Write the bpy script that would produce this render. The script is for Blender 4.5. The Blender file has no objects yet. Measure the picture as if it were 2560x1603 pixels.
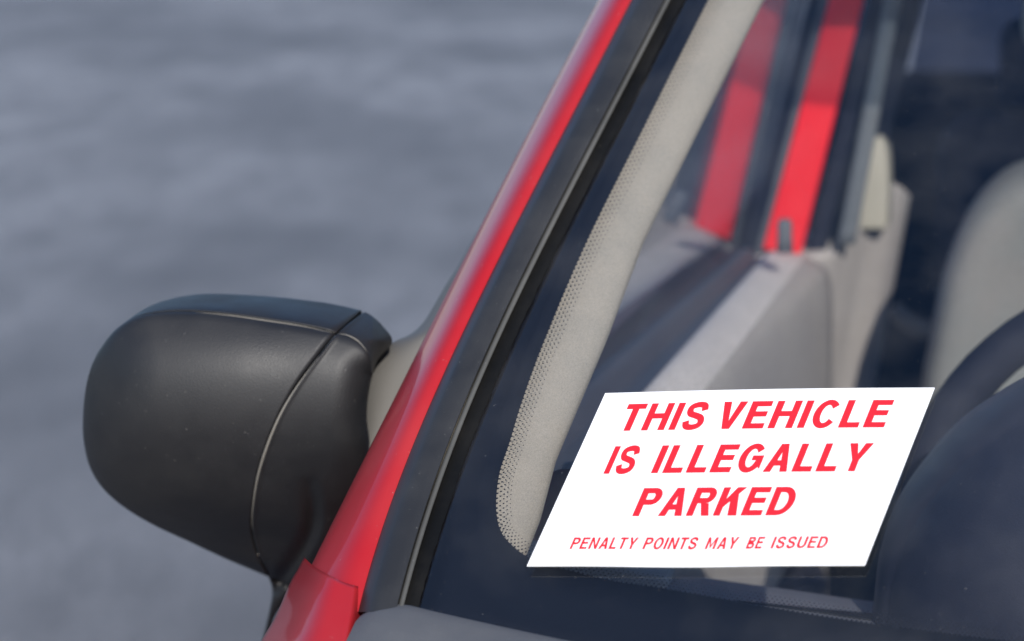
import bpy, bmesh, math, random
import numpy as np
from mathutils import Vector, Matrix

random.seed(4)
rng = np.random.default_rng(4)
scene = bpy.context.scene
COL = scene.collection

# ------------------------------------------------------------------ camera
# car frame: X to the viewer's right, Y towards the rear of the car, Z up; metres
FPX = 6044.0                       # focal length in pixels of a 2560 wide picture
W0, H0 = 2560.0, 1603.0
PITCH, YAW = math.radians(11.45), math.radians(14.3)
CAM = np.array([0.0, 0.0, 1.38])
sy, cy_, sp, cp = math.sin(YAW), math.cos(YAW), math.sin(PITCH), math.cos(PITCH)
FWD = np.array([-sy*cp, cy_*cp, -sp])
RGT = np.array([cy_, sy, 0.0])
UPV = np.cross(RGT, FWD)
cam_d = bpy.data.cameras.new('camera')
cam = bpy.data.objects.new('camera', cam_d)
COL.objects.link(cam)
cam.matrix_world = Matrix(((RGT[0], UPV[0], -FWD[0], CAM[0]), (RGT[1], UPV[1], -FWD[1], CAM[1]),
                           (RGT[2], UPV[2], -FWD[2], CAM[2]), (0, 0, 0, 1)))
cam_d.sensor_width = 36.0
cam_d.lens = FPX / W0 * 36.0
cam_d.clip_start = 0.02
cam_d.clip_end = 2000
cam_d.dof.use_dof = True
cam_d.dof.focus_distance = 1.45
cam_d.dof.aperture_fstop = 6.0
scene.camera = cam

# ------------------------------------------------------------------ sky, sun, exposure
SUN_EL, SUN_AZ = math.radians(28), math.radians(158)      # azimuth from +Y towards +X
world = bpy.data.worlds.new('World')
scene.world = world
world.use_nodes = True
wn = world.node_tree
wn.nodes.clear()
sky = wn.nodes.new('ShaderNodeTexSky')
sky.sky_type = 'NISHITA'
sky.sun_disc = False
sky.sun_elevation = SUN_EL
sky.sun_rotation = SUN_AZ
sky.ozone_density = 5.0
sky.dust_density = 0.6
bg = wn.nodes.new('ShaderNodeBackground')
bg.inputs['Strength'].default_value = 0.15
wo = wn.nodes.new('ShaderNodeOutputWorld')
wn.links.new(sky.outputs[0], bg.inputs[0])
wn.links.new(bg.outputs[0], wo.inputs[0])
sun_d = bpy.data.lights.new('sun', 'SUN')
sun_d.energy = 4.2
sun_d.angle = math.radians(0.53)
sun_d.color = (1.0, 0.94, 0.86)
sun = bpy.data.objects.new('sun', sun_d)
COL.objects.link(sun)
sdir = Vector((math.sin(SUN_AZ)*math.cos(SUN_EL), math.cos(SUN_AZ)*math.cos(SUN_EL), math.sin(SUN_EL)))
sun.rotation_euler = sdir.to_track_quat('Z', 'Y').to_euler()
scene.view_settings.view_transform = 'Standard'
scene.view_settings.look = 'None'
scene.view_settings.exposure = 0.25
scene.view_settings.gamma = 1.0
scene.view_settings.use_curve_mapping = False
scene.cycles.transparent_max_bounces = 24
scene.cycles.max_bounces = 10

# ------------------------------------------------------------------ geometry helpers
def ray(px, py):
    return FWD + RGT*((px-W0/2)/FPX) + UPV*(-(py-H0/2)/FPX)

def at(px, py, depth):
    return CAM + ray(px, py)*depth

def on_plane(px, py, axis, val):
    r = ray(px, py)
    return CAM + r*((val-CAM[axis])/r[axis])

# windscreen: raked 32 degrees, bowed about the car's centre line at X = XC
XC = 0.30
O = at(1830, 1195, 1.39)
COT, QB, SB = 1.60, 0.149, 0.10
def gy(X, Z):
    return O[1] + COT*(Z-O[2]) + QB*((X-XC)**2-(O[0]-XC)**2) + SB*(Z-O[2])**2
def gnorm(X, Z):
    n = np.array([2*QB*(X-XC), -1.0, COT+2*SB*(Z-O[2])])
    return n/np.linalg.norm(n)
def gdist(P):
    n = np.array([2*QB*(P[0]-XC), -1.0, COT+2*SB*(P[2]-O[2])])
    return (gy(P[0], P[2])-P[1])/np.linalg.norm(n)      # > 0 outside the car
def gl(px, py, off=0.0):
    """point of the windscreen surface, raised by off along its normal, seen at a pixel"""
    r = ray(px, py)
    a, b = 0.6, 3.5
    for _ in range(44):
        m = (a+b)/2
        if gdist(CAM+r*m) - off > 0: a = m
        else: b = m
    return CAM + r*a

def cat(pts, n):
    """Catmull-Rom through 2-D/3-D points, resampled evenly to n points"""
    p = np.array(pts, float)
    p = np.vstack([2*p[0]-p[1], p, 2*p[-1]-p[-2]])
    out = []
    for i in range(1, len(p)-2):
        for t in np.linspace(0, 1, 24, endpoint=False):
            a, b, c, d = p[i-1], p[i], p[i+1], p[i+2]
            out.append(0.5*((2*b)+(c-a)*t+(2*a-5*b+4*c-d)*t*t+(3*b-a-3*c+d)*t**3))
    out.append(p[-2])
    out = np.array(out)
    L = np.concatenate([[0], np.cumsum(np.linalg.norm(np.diff(out, axis=0), axis=1))])
    s = np.linspace(0, L[-1], n)
    return np.stack([np.interp(s, L, out[:, k]) for k in range(out.shape[1])], axis=1)

def mesh_obj(name, verts, faces, mat, parent=None, smooth=True):
    me = bpy.data.meshes.new(name)
    me.from_pydata([tuple(map(float, v)) for v in verts], [], faces)
    me.update()
    ob = bpy.data.objects.new(name, me)
    COL.objects.link(ob)
    if mat: me.materials.append(mat)
    if smooth: me.polygons.foreach_set('use_smooth', [True]*len(me.polygons))
    if parent is not None: ob.parent = parent
    return ob

def grid(rows, flip=False, close=False):
    R = len(rows); C = len(rows[0])
    v = [p for r in rows for p in r]
    f = []
    for i in range(R-1):
        for j in range(C if close else C-1):
            k = (j+1) % C
            q = (i*C+j, i*C+k, (i+1)*C+k, (i+1)*C+j)
            f.append(q[::-1] if flip else q)
    return v, f

def fix_normals(ob):
    bm = bmesh.new(); bm.from_mesh(ob.data)
    bmesh.ops.recalc_face_normals(bm, faces=bm.faces)
    bm.to_mesh(ob.data); bm.free()
    return ob

def solid(ob, t, off=-1.0):
    m = ob.modifiers.new('thickness', 'SOLIDIFY')
    m.thickness = t; m.offset = off; m.use_even_offset = False
    return ob

def bevel(ob, w, seg=2):
    m = ob.modifiers.new('bevel', 'BEVEL')
    m.width = w; m.segments = seg; m.limit_method = 'ANGLE'; m.angle_limit = math.radians(35)
    return ob

def sheet(name, rows, mat, parent, t=None, off=-1.0, flip=False):
    v, f = grid(rows, flip)
    o = mesh_obj(name, v, f, mat, parent)
    if t: solid(o, t, off)
    if mat in (M.get('sideglass'), M.get('rearglass')):
        o.data.polygons.foreach_set('use_smooth', [False]*len(o.data.polygons))   # flat panes stay flat
    return o

def prism(name, outline, axis_dir, mat, parent, bev=0.004, smooth=True):
    """closed solid: a 3-D outline swept along axis_dir"""
    n = len(outline)
    d = np.array(axis_dir, float)
    v = [np.array(p, float) for p in outline] + [np.array(p, float)+d for p in outline]
    f = [tuple(range(n)), tuple(range(2*n-1, n-1, -1))]
    for i in range(n):
        j = (i+1) % n
        f.append((i, i+n, j+n, j))
    o = fix_normals(mesh_obj(name, v, f, mat, parent, smooth))
    if bev: bevel(o, bev, 3)
    return o

def box(name, lo, hi, mat, parent, bev=0.008):
    (a, b, c), (d, e, g) = lo, hi
    return prism(name, [(a, b, c), (d, b, c), (d, e, c), (a, e, c)], (0, 0, g-c), mat, parent, bev)

def tube(name, path, rad, mat, parent, seg=12, closed=False):
    P = [np.array(p, float) for p in path]
    rows = []
    n = len(P)
    for i, p in enumerate(P):
        if closed: t = P[(i+1) % n]-P[i-1]
        else: t = P[min(i+1, n-1)]-P[max(i-1, 0)]
        t = t/np.linalg.norm(t)
        a = np.cross(t, [0.13, 0.2, 0.97]); a /= np.linalg.norm(a)
        b = np.cross(t, a)
        r = rad[i] if hasattr(rad, '__len__') else rad
        rows.append([p + r*(math.cos(x)*a+math.sin(x)*b) for x in np.linspace(0, 2*math.pi, seg, endpoint=False)])
    if closed: rows.append(rows[0])
    v, f = grid(rows, close=True)
    if not closed:
        f.append(tuple(range(seg))); f.append(tuple(range(len(v)-1, len(v)-seg-1, -1)))
    return fix_normals(mesh_obj(name, v, f, mat, parent))

def empty(name, loc=(0, 0, 0), parent=None):
    e = bpy.data.objects.new(name, None)
    COL.objects.link(e)
    e.location = loc
    e.empty_display_size = 0.1
    if parent is not None: e.parent = parent
    return e

# ------------------------------------------------------------------ materials
def newmat(name):
    m = bpy.data.materials.new(name); m.use_nodes = True
    nt = m.node_tree
    return m, nt, nt.nodes['Principled BSDF'], nt.nodes['Material Output']

def noise(nt, scale, detail=4, rough=0.55, stretch=None, turn=None):
    tc = nt.nodes.new('ShaderNodeTexCoord')
    n = nt.nodes.new('ShaderNodeTexNoise')
    n.inputs['Scale'].default_value = scale
    n.inputs['Detail'].default_value = detail
    n.inputs['Roughness'].default_value = rough
    if stretch:
        mp = nt.nodes.new('ShaderNodeMapping')
        mp.inputs['Scale'].default_value = stretch
        if turn:                                 # turn first, then stretch
            mp.vector_type = 'TEXTURE'
            mp.inputs['Rotation'].default_value = (0, 0, turn)
            mp.inputs['Scale'].default_value = tuple(1/q for q in stretch)
        nt.links.new(tc.outputs['Object'], mp.inputs[0]); nt.links.new(mp.outputs[0], n.inputs['Vector'])
    else:
        nt.links.new(tc.outputs['Object'], n.inputs['Vector'])
    return n

def ramp(nt, src, stops):
    r = nt.nodes.new('ShaderNodeValToRGB')
    while len(r.color_ramp.elements) < len(stops): r.color_ramp.elements.new(0.5)
    for e, (p, c) in zip(r.color_ramp.elements, stops):
        e.position = p
        e.color = (c, c, c, 1) if not hasattr(c, '__len__') else (*c, 1)
    nt.links.new(src, r.inputs[0])
    return r

def mixc(nt, fac, a, b):
    m = nt.nodes.new('ShaderNodeMix'); m.data_type = 'RGBA'
    for sock, val in ((m.inputs['Factor'], fac), (m.inputs['A'], a), (m.inputs['B'], b)):
        if hasattr(val, 'links'): nt.links.new(val, sock)
        elif hasattr(val, '__len__'): sock.default_value = (*val, 1)
        else: sock.default_value = val
    return m.outputs['Result']

def bump(nt, b, src, strength, dist=0.001):
    n = nt.nodes.new('ShaderNodeBump')
    n.inputs['Strength'].default_value = strength
    n.inputs['Distance'].default_value = dist
    nt.links.new(src, n.inputs['Height']); nt.links.new(n.outputs[0], b.inputs['Normal'])

def plastic(name, col, rough=0.5, dust=0.25, dustcol=(0.30, 0.29, 0.27), grain=900, bumpy=0.15, spec=0.5, film=1.0):
    """moulded plastic or rubber: fine grain, blotchy film of dust, scattered specks"""
    m, nt, b, o = newmat(name)
    big = noise(nt, 18, 5)
    speck = noise(nt, 420, 2)
    f1 = ramp(nt, big.outputs[0], [(0.42, 0.0), (0.75, dust*0.35*film)])
    f2 = ramp(nt, speck.outputs[0], [(0.70, 0.0), (0.80, dust)])
    c = mixc(nt, f1.outputs[0], col, dustcol)
    c = mixc(nt, f2.outputs[0], c, dustcol)
    nt.links.new(c, b.inputs['Base Color'])
    rr = ramp(nt, big.outputs[0], [(0.3, max(rough-0.08, 0.02)), (0.7, min(rough+0.1, 1))])
    nt.links.new(rr.outputs[0], b.inputs['Roughness'])
    b.inputs['Specular IOR Level'].default_value = spec
    g = noise(nt, grain, 2)
    bump(nt, b, g.outputs[0], bumpy, 0.0004)
    return m

def fabric(name, col, col2, scale=700, patch=9, rough=0.9):
    m, nt, b, o = newmat(name)
    n = noise(nt, scale, 3, 0.6, (1, 0.35, 1))
    p = noise(nt, patch, 3)
    f = ramp(nt, p.outputs[0], [(0.35, 0.0), (0.7, 1.0)])
    c = mixc(nt, f.outputs[0], col, col2)
    dk = ramp(nt, n.outputs[0], [(0.3, 0.78), (0.65, 1.08)])
    mul = nt.nodes.new('ShaderNodeMix'); mul.data_type = 'RGBA'; mul.blend_type = 'MULTIPLY'
    mul.inputs['Factor'].default_value = 1
    nt.links.new(c, mul.inputs['A']); nt.links.new(dk.outputs[0], mul.inputs['B'])
    nt.links.new(mul.outputs['Result'], b.inputs['Base Color'])
    b.inputs['Roughness'].default_value = rough
    b.inputs['Specular IOR Level'].default_value = 0.25
    bump(nt, b, n.outputs[0], 0.4, 0.0005)
    return m

def paint(name, col):
    m, nt, b, o = newmat(name)
    big = noise(nt, 9, 4)
    c = mixc(nt, ramp(nt, big.outputs[0], [(0.35, 0.0), (0.7, 0.10)]).outputs[0], col, (0.42, 0.16, 0.15))
    sp = noise(nt, 330, 2)
    c = mixc(nt, ramp(nt, sp.outputs[0], [(0.72, 0.0), (0.80, 0.35)]).outputs[0], c, (0.5, 0.42, 0.4))
    nt.links.new(c, b.inputs['Base Color'])
    b.inputs['Roughness'].default_value = 0.5
    b.inputs['Coat Weight'].default_value = 0.40
    b.inputs['Coat Roughness'].default_value = 0.08
    b.inputs['Specular IOR Level'].default_value = 0.25
    op = noise(nt, 150, 2)
    bump(nt, b, op.outputs[0], 0.06, 0.0004)
    return m

def thin_glass(name, tint, base=0.045, dust=0.012):
    m, nt, b, o = newmat(name)
    nt.nodes.remove(b)
    lw = nt.nodes.new('ShaderNodeLayerWeight'); lw.inputs['Blend'].default_value = 0.5
    pw = nt.nodes.new('ShaderNodeMath'); pw.operation = 'POWER'; pw.inputs[1].default_value = 5
    ma = nt.nodes.new('ShaderNodeMath'); ma.operation = 'MULTIPLY_ADD'
    ma.inputs[1].default_value = 1-base; ma.inputs[2].default_value = base
    nt.links.new(lw.outputs['Facing'], pw.inputs[0]); nt.links.new(pw.outputs[0], ma.inputs[0])
    tr = nt.nodes.new('ShaderNodeBsdfTransparent'); tr.inputs[0].default_value = (*tint, 1)
    gs = nt.nodes.new('ShaderNodeBsdfGlossy'); gs.inputs['Roughness'].default_value = 0.02
    mx = nt.nodes.new('ShaderNodeMixShader')
    nt.links.new(ma.outputs[0], mx.inputs[0]); nt.links.new(tr.outputs[0], mx.inputs[1]); nt.links.new(gs.outputs[0], mx.inputs[2])
    last = mx.outputs[0]
    if dust:
        df = nt.nodes.new('ShaderNodeBsdfDiffuse'); df.inputs[0].default_value = (0.6, 0.58, 0.55, 1)
        big = noise(nt, 14, 5); sp = noise(nt, 520, 2)
        a = ramp(nt, big.outputs[0], [(0.42, 0.0), (0.75, dust*2.4)])
        s = ramp(nt, sp.outputs[0], [(0.735, 0.0), (0.82, 0.22)])
        ad = nt.nodes.new('ShaderNodeMath'); ad.operation = 'ADD'
        nt.links.new(a.outputs[0], ad.inputs[0]); nt.links.new(s.outputs[0], ad.inputs[1])
        m2 = nt.nodes.new('ShaderNodeMixShader')
        nt.links.new(ad.outputs[0], m2.inputs[0]); nt.links.new(last, m2.inputs[1]); nt.links.new(df.outputs[0], m2.inputs[2])
        last = m2.outputs[0]
    nt.links.new(last, o.inputs[0])
    return m

def plain(name, col, rough=0.5, metal=0.0, spec=0.5):
    m, nt, b, o = newmat(name)
    n = noise(nt, 60, 3)
    c = mixc(nt, ramp(nt, n.outputs[0], [(0.3, 0.0), (0.7, 0.25)]).outputs[0], col, tuple(x*0.8 for x in col))
    nt.links.new(c, b.inputs['Base Color'])
    b.inputs['Roughness'].default_value = rough
    b.inputs['Metallic'].default_value = metal
    b.inputs['Specular IOR Level'].default_value = spec
    return m

M = {}
M['red'] = paint('red_paint', (0.38, 0.009, 0.015))
M['red_in'] = plain('red_frame_paint', (0.80, 0.012, 0.018), 0.45)
M['black'] = plastic('black_plastic', (0.012, 0.012, 0.0135), 0.55, 0.25, grain=1000, bumpy=0.45, spec=0.5, film=0.25)
M['rubber'] = plastic('weathered_rubber', (0.021, 0.021, 0.022), 0.46, 0.30, film=0.5)
M['lip'] = plastic('grimy_lip', (0.066, 0.064, 0.058), 0.7, 0.4)
M['worn'] = plain('pale_edge_highlight', (0.20, 0.185, 0.16), 0.6)  # pale colour standing in for the highlight on the mirror's joint edges
M['tar'] = plastic('dark_sealant', (0.004, 0.004, 0.004), 0.55, 0.10, spec=0.15, dustcol=(0.2, 0.18, 0.15), bumpy=0.6, grain=500)
M['cowl'] = plastic('grey_cowl_plastic', (0.088, 0.090, 0.097), 0.62, 0.3, bumpy=0.5)
M['sail'] = plastic('faded_grey_plastic', (0.115, 0.112, 0.106), 0.7, 0.15)
M['frit'] = plain('black_ceramic_print', (0.006, 0.006, 0.008), 0.6, spec=0.2)
M['trim'] = fabric('beige_trim_fabric', (0.355, 0.315, 0.25), (0.315, 0.285, 0.23), 1500, 30)
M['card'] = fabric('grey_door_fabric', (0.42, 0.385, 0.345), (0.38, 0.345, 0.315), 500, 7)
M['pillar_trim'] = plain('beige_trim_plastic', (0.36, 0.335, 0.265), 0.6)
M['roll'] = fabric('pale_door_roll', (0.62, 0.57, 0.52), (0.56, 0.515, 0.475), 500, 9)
M['seat'] = fabric('grey_seat_fabric', (0.235, 0.215, 0.19), (0.18, 0.195, 0.18), 500, 5)
M['dash'] = plastic('navy_grey_dashboard', (0.017, 0.019, 0.032), 0.6, 0.05, grain=700, bumpy=0.5)
M['dash_top'] = plastic('grey_dashboard_top', (0.13, 0.132, 0.145), 0.65, 0.1, grain=700, bumpy=0.5)
M['channel'] = plain('slate_window_seal', (0.060, 0.063, 0.078), 0.7)
M['corner'] = plastic('grey_corner_plastic', (0.24, 0.24, 0.235), 0.7, 0.1)
M['dark'] = plain('dark_trim', (0.013, 0.015, 0.025), 0.75, spec=0.2)
M['seal'] = plain('grey_door_seal', (0.10, 0.105, 0.115), 0.7)
M['belt'] = fabric('seat_belt_webbing', (0.14, 0.15, 0.155), (0.12, 0.13, 0.135), 900, 20)
M['navy'] = fabric('dark_carpet', (0.020, 0.024, 0.052), (0.026, 0.030, 0.060), 300, 8)
M['liner'] = fabric('grey_roof_lining', (0.60, 0.60, 0.58), (0.57, 0.57, 0.55), 700, 10)
M['glass'] = thin_glass('windscreen_glass', (0.965, 0.972, 0.985), base=0.052, dust=0.007)
M['sideglass'] = thin_glass('side_window_glass', (0.90, 0.92, 0.95), dust=0.002)
M['rearglass'] = thin_glass('tinted_rear_glass', (0.34, 0.37, 0.46), dust=0)
M['band'] = thin_glass('tinted_shade_band', (0.42, 0.46, 0.50), dust=0)
M['paper'] = plain('white_vinyl', (0.86, 0.86, 0.86), 0.45)
M['ink'] = plain('red_ink', (0.70, 0.016, 0.028), 0.5)
M['metal'] = plain('worn_steel', (0.45, 0.45, 0.45), 0.35, 1.0)
M['chrome'] = plain('mirror_silver', (0.85, 0.86, 0.88), 0.03, 1.0)
M['tyre'] = plain('tyre_rubber', (0.02, 0.02, 0.02), 0.8)

def asphalt():
    m, nt, b, o = newmat('worn_asphalt')
    grain = noise(nt, 60, 6, 0.7)
    big = noise(nt, 0.55, 3, 0.6, (1.0, 0.5, 1.0), YAW)
    mid = noise(nt, 4.4, 4, 0.7, (1.0, 0.30, 1.0), YAW)
    c = mixc(nt, ramp(nt, big.outputs[0], [(0.38, 0.0), (0.60, 1.0)]).outputs[0], (0.150, 0.149, 0.156), (0.315, 0.311, 0.320))
    c = mixc(nt, ramp(nt, mid.outputs[0], [(0.34, 0.62), (0.58, 0.0)]).outputs[0], c, (0.13, 0.129, 0.136))
    c = mixc(nt, ramp(nt, grain.outputs[0], [(0.40, 0.5), (0.60, 0.0)]).outputs[0], c, (0.09, 0.092, 0.10))
    nt.links.new(c, b.inputs['Base Color'])
    b.inputs['Roughness'].default_value = 0.75
    bump(nt, b, grain.outputs[0], 0.6, 0.01)
    return m

# ------------------------------------------------------------------ road
road = mesh_obj('road', [(-600, -600, 0), (600, -600, 0), (600, 600, 0), (-600, 600, 0)], [(0, 1, 2, 3)], asphalt(), smooth=False)
road['kind'] = 'structure'
road['label'] = 'worn blue grey asphalt, blurred behind the car'
road['category'] = 'road'

# ------------------------------------------------------------------ car
car = empty('parked_car', (XC, 2.0, 0))
car['label'] = 'red parked car with black door mirror and notice stuck on its windscreen'
car['category'] = 'car'
CI = Vector((-XC, -2.0, 0))
def part(ob, parent=None):
    """hang an object built in world coordinates under the car (or under one of its parts)"""
    ob.parent = parent if parent is not None else car
    if parent is None: ob.location = CI
    return ob
def mirrored(ob, name=None):
    """the same part on the other side of the car"""
    me = ob.data.copy()
    for v in me.vertices: v.co.x = 2*XC - v.co.x
    me.flip_normals()
    o = bpy.data.objects.new(name or ob.name, me)
    COL.objects.link(o)
    o.parent = ob.parent; o.location = ob.location
    for md in ob.modifiers:
        n = o.modifiers.new(md.name, md.type)
        for k in ('thickness', 'offset', 'use_even_offset', 'width', 'segments', 'limit_method', 'angle_limit'):
            if hasattr(md, k): setattr(n, k, getattr(md, k))
    return o

# lines of the pillar, as measured: pixel x for pixel y
TY = [-1000, -400, 0, 300, 600, 850, 939, 1024, 1114, 1209, 1300, 1368, 1415, 1508, 1580]
def tab(*xs):
    """smooth curve through the measured points, straight beyond them"""
    k = np.array(TY) >= -400
    y0, y1 = -400.0, 1580.0
    c = np.polyfit((np.array(TY, float)[k]-600)/1000, np.array(xs, float)[k], 5)
    f = lambda y: float(np.polyval(c, (y-600)/1000))
    g0 = f(y0+50)-f(y0)
    return lambda y: f(y) if y >= y0 else f(y0)+(y-y0)*g0/50
red_o = tab(2000, 1702, 1495, 1339, 1183, 1056, 1014, 973, 927, 880, 838, 798, 775, 730, 700)
red_g = tab(2084, 1786, 1579, 1424, 1272, 1148, 1109, 1072, 1033, 996, 964, 942, 928, 903, 885)
hil_e = tab(2104, 1806, 1599, 1444, 1292, 1168, 1130, 1094, 1056, 1021, 990, 969, 955, 930, 912)
lip_s = tab(2166, 1868, 1662, 1505, 1349, 1233, 1194, 1157, 1117, 1082, 1054, 1036, 1024, 996, 978)
lip_e = tab(2180, 1882, 1676, 1521, 1366, 1249, 1211, 1175, 1133, 1098, 1069, 1052, 1042, 1011, 993)
blk_e = tab(2220, 1920, 1710, 1556, 1405, 1284, 1246, 1212, 1174, 1140, 1110, 1090, 1074, 1047, 1030)
ZTOP = 1.49
YTOP = next(y for y in range(-1600, 0, 10) if gl(lip_s(y), y)[2] < ZTOP+0.004)
YS = list(np.linspace(YTOP, 1530, 120))

# --- windscreen with printed border
ws = empty('windscreen', (XC, 2.0, 0)); ws.parent = car; ws.location = (0, 0, 0)
def wpart(ob):
    ob.parent = ws; ob.location = CI
    return ob
ledge = [gl(lip_s(y), y) for y in np.linspace(-1600, 1560, 70)]
# left border as X for Z, mirrored for the other side
lz = np.array([p[2] for p in ledge])[::-1]; lx = np.array([p[0] for p in ledge])[::-1]
def left_x(z): return float(np.interp(z, lz, lx))
ZB0 = gl(1047, 1540)[2]
def zbot(X):                                   # lower edge of the glass: dips a little towards the centre
    return ZB0 - 0.012 - 0.05*(1-((X-XC)/(left_x(ZB0)-XC))**2)
rows = []
for i in range(41):
    r = []
    for j in range(61):
        s = j/60
        z = ZB0 + (ZTOP-ZB0)*i/40
        X = left_x(z)*(1-s) + (2*XC-left_x(z))*s
        z2 = zbot(X) + (ZTOP-zbot(X))*i/40
        r.append((X, gy(X, z2), z2))
    rows.append(r)
pane = sheet('pane', rows, M['glass'], None, 0.004, -1.0)
# normals face outwards
fixn = pane.data.polygons[0].normal
if fixn.y > 0: pane.data.flip_normals()
wpart(pane)

ZBAND = 1.437
rows = [[(left_x(z)*(1-q)+(2*XC-left_x(z))*q, 0, z) for q in np.linspace(0, 1, 41)] for z in np.linspace(ZBAND, ZTOP, 6)]
rows = [[np.array([X, gy(X, z), z])-0.0065*gnorm(X, z) for X, _, z in r] for r in rows]
wpart(sheet('shade_band', rows, M['band'], None))

# printed border: inner edge measured along the left side, round the corner and along the bottom
fr_in = cat([(2600, -1600), (2290, -1000), (1975, -400), (1769, 0), (1617, 300), (1467, 600), (1360, 850), (1305, 1000), (1275, 1099), (1249, 1178), (1240, 1248),
             (1243, 1298), (1257, 1337), (1284, 1367), (1319, 1392), (1380, 1415), (1521, 1450), (1651, 1470),
             (1825, 1501), (2064, 1542), (2335, 1580), (2498, 1600), (2800, 1634), (3300, 1680)], 420)
fr_out = []
for k, (x, y) in enumerate(fr_in):
    if y < 1240: fr_out.append((lip_e(y), y))
    else: fr_out.append(None)
k0 = max(k for k in range(len(fr_out)) if fr_out[k] is not None)
bx0, by0 = fr_out[k0]
corner = [(bx0, by0), (1085, 1320), (1030, 1470), (1015, 1540), (1120, 1580), (1400, 1640), (2000, 1740), (2600, 1800), (3300, 1860)]
cc = cat(corner, len(fr_in)-k0)
for k in range(k0, len(fr_in)): fr_out[k] = tuple(cc[k-k0])
rowsf = []
for (xi, yi), (xo, yo) in zip(fr_in, fr_out):
    if gl(xi, yi)[2] > ZTOP-0.003 or gl(xo, yo)[2] > ZTOP-0.003: continue
    rowsf.append([gl(xi*(1-s)+xo*s, yi*(1-s)+yo*s, -0.0055) for s in (0, 0.33, 0.66, 1)])
wpart(sheet('printed_border', rowsf, M['frit'], None, 0.0006))

# dots that fade out from the border
v, f = [], []
seglen = np.concatenate([[0], np.cumsum(np.linalg.norm(np.diff(fr_in, axis=0), axis=1))])
PITCHP = 12.4
nd = int(seglen[-1]/PITCHP)
for row in range(5):
    for k in range(nd):
        s = (k + 0.5*(row % 2))*PITCHP
        x = np.interp(s, seglen, fr_in[:, 0]); y = np.interp(s, seglen, fr_in[:, 1])
        if y < -60 or x > 2640: continue
        s2 = min(s+4, seglen[-1])
        tx = np.interp(s2, seglen, fr_in[:, 0])-np.interp(s2-8, seglen, fr_in[:, 0])
        ty = np.interp(s2, seglen, fr_in[:, 1])-np.interp(s2-8, seglen, fr_in[:, 1])
        l = math.hypot(tx, ty)
        nx, ny = ty/l, -tx/l
        if nx < 0 and y < 1200: nx, ny = -nx, -ny
        # inward is right on the left side, up along the bottom
        if y >= 1200 and (nx*(1800-x)+ny*(900-y)) < 0: nx, ny = -nx, -ny
        fore = 1.0 if y < 1300 else 0.8
        dd = (2+row*8.6)*fore
        p = gl(x+nx*dd, y+ny*dd, -0.0054)
        r = 0.00072*(1-0.11*row)*random.uniform(0.92, 1.05)
        n = gnorm(p[0], p[2])
        a = np.cross(n, [0, 0, 1.0]); a /= np.linalg.norm(a); b = np.cross(n, a)
        i0 = len(v)
        for q in range(8):
            an = q*math.pi/4
            v.append(p + r*(math.cos(an)*a+math.sin(an)*b))
        f.append(tuple(range(i0, i0+8)))
dots = wpart(mesh_obj('printed_dots', v, f, M['frit'], None, False))
dots['kind'] = 'stuff'

# --- painted pillar, rubber seal, lip
def strip_rows(defs):
    """defs: list of (x function, offset) across the strip"""
    return [[gl(fx(y), y, off) for fx, off in defs] for y in YS]
rows = []
for y in YS:
    o, g = red_o(y), red_g(y)
    r = [gl(g+14, y, -0.006), gl(g+5, y, -0.001)]
    for t in 1-(1-np.linspace(0.0, 1.0, 20))**1.6:
        e = math.sqrt(max(0.0, 1-t**2.5))
        off = -0.034*(1-e) + 0.0030*math.sin(math.pi*min(1, t*1.3))
        r.append(gl(g+(o-g)*t, y, off))
    p = r[-1]
    r.append(p + np.array([0.004, 0.02, -0.006]))
    r.append(p + np.array([0.022, 0.05, -0.02]))
    r.append(p + np.array([0.05, 0.055, -0.02]))
    rows.append(r)
pil = part(fix_normals(sheet('windscreen_pillar', rows, M['red'], None)))
pil2 = mirrored(pil)

def mid(fa, fb, t): return lambda y: fa(y)*(1-t)+fb(y)*t
sealdef = [(mid(red_g, hil_e, -0.15), -0.005), (mid(red_g, hil_e, -0.05), 0.001), (mid(red_g, hil_e, 0.15), 0.0035), (mid(red_g, hil_e, 0.85), 0.0075), (mid(hil_e, lip_s, 0.06), 0.0085),
           (mid(hil_e, lip_s, 0.3), 0.0088), (mid(hil_e, lip_s, 0.6), 0.0085), (mid(hil_e, lip_s, 0.9), 0.0078), (mid(hil_e, lip_s, 0.97), 0.007), (lip_s, 0.0045), (lip_s, 0.0005)]
seal = part(fix_normals(sheet('windscreen_seal', strip_rows(sealdef), M['rubber'], None)))
mirrored(seal)
lipdef = [(mid(lip_s, lip_e, 0.05), 0.0002), (mid(lip_s, lip_e, 0.12), 0.0050), (mid(lip_s, lip_e, 0.35), 0.0062), (mid(lip_s, lip_e, 0.75), 0.0060), (mid(lip_s, lip_e, 0.95), 0.0048), (lip_e, 0.0005)]
lip = part(fix_normals(sheet('seal_lip', strip_rows(lipdef), M['lip'], None)))
mirrored(lip)
rows = []
rr = random.Random(8)
for y in YS:
    w1 = rr.uniform(-1.5, 1.5)
    rows.append([gl(lip_e(y)-3, y, 0.0016), gl(lip_e(y)+4, y, 0.0022), gl((lip_e(y)+blk_e(y))/2, y, 0.0014+rr.uniform(-.0002, .0002)), gl(blk_e(y)+w1-3, y, 0.0010), gl(blk_e(y)+w1, y, 0.0001)])
gap = part(fix_normals(sheet('sealant_strip', rows, M['tar'], None)))
mirrored(gap)

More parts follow.
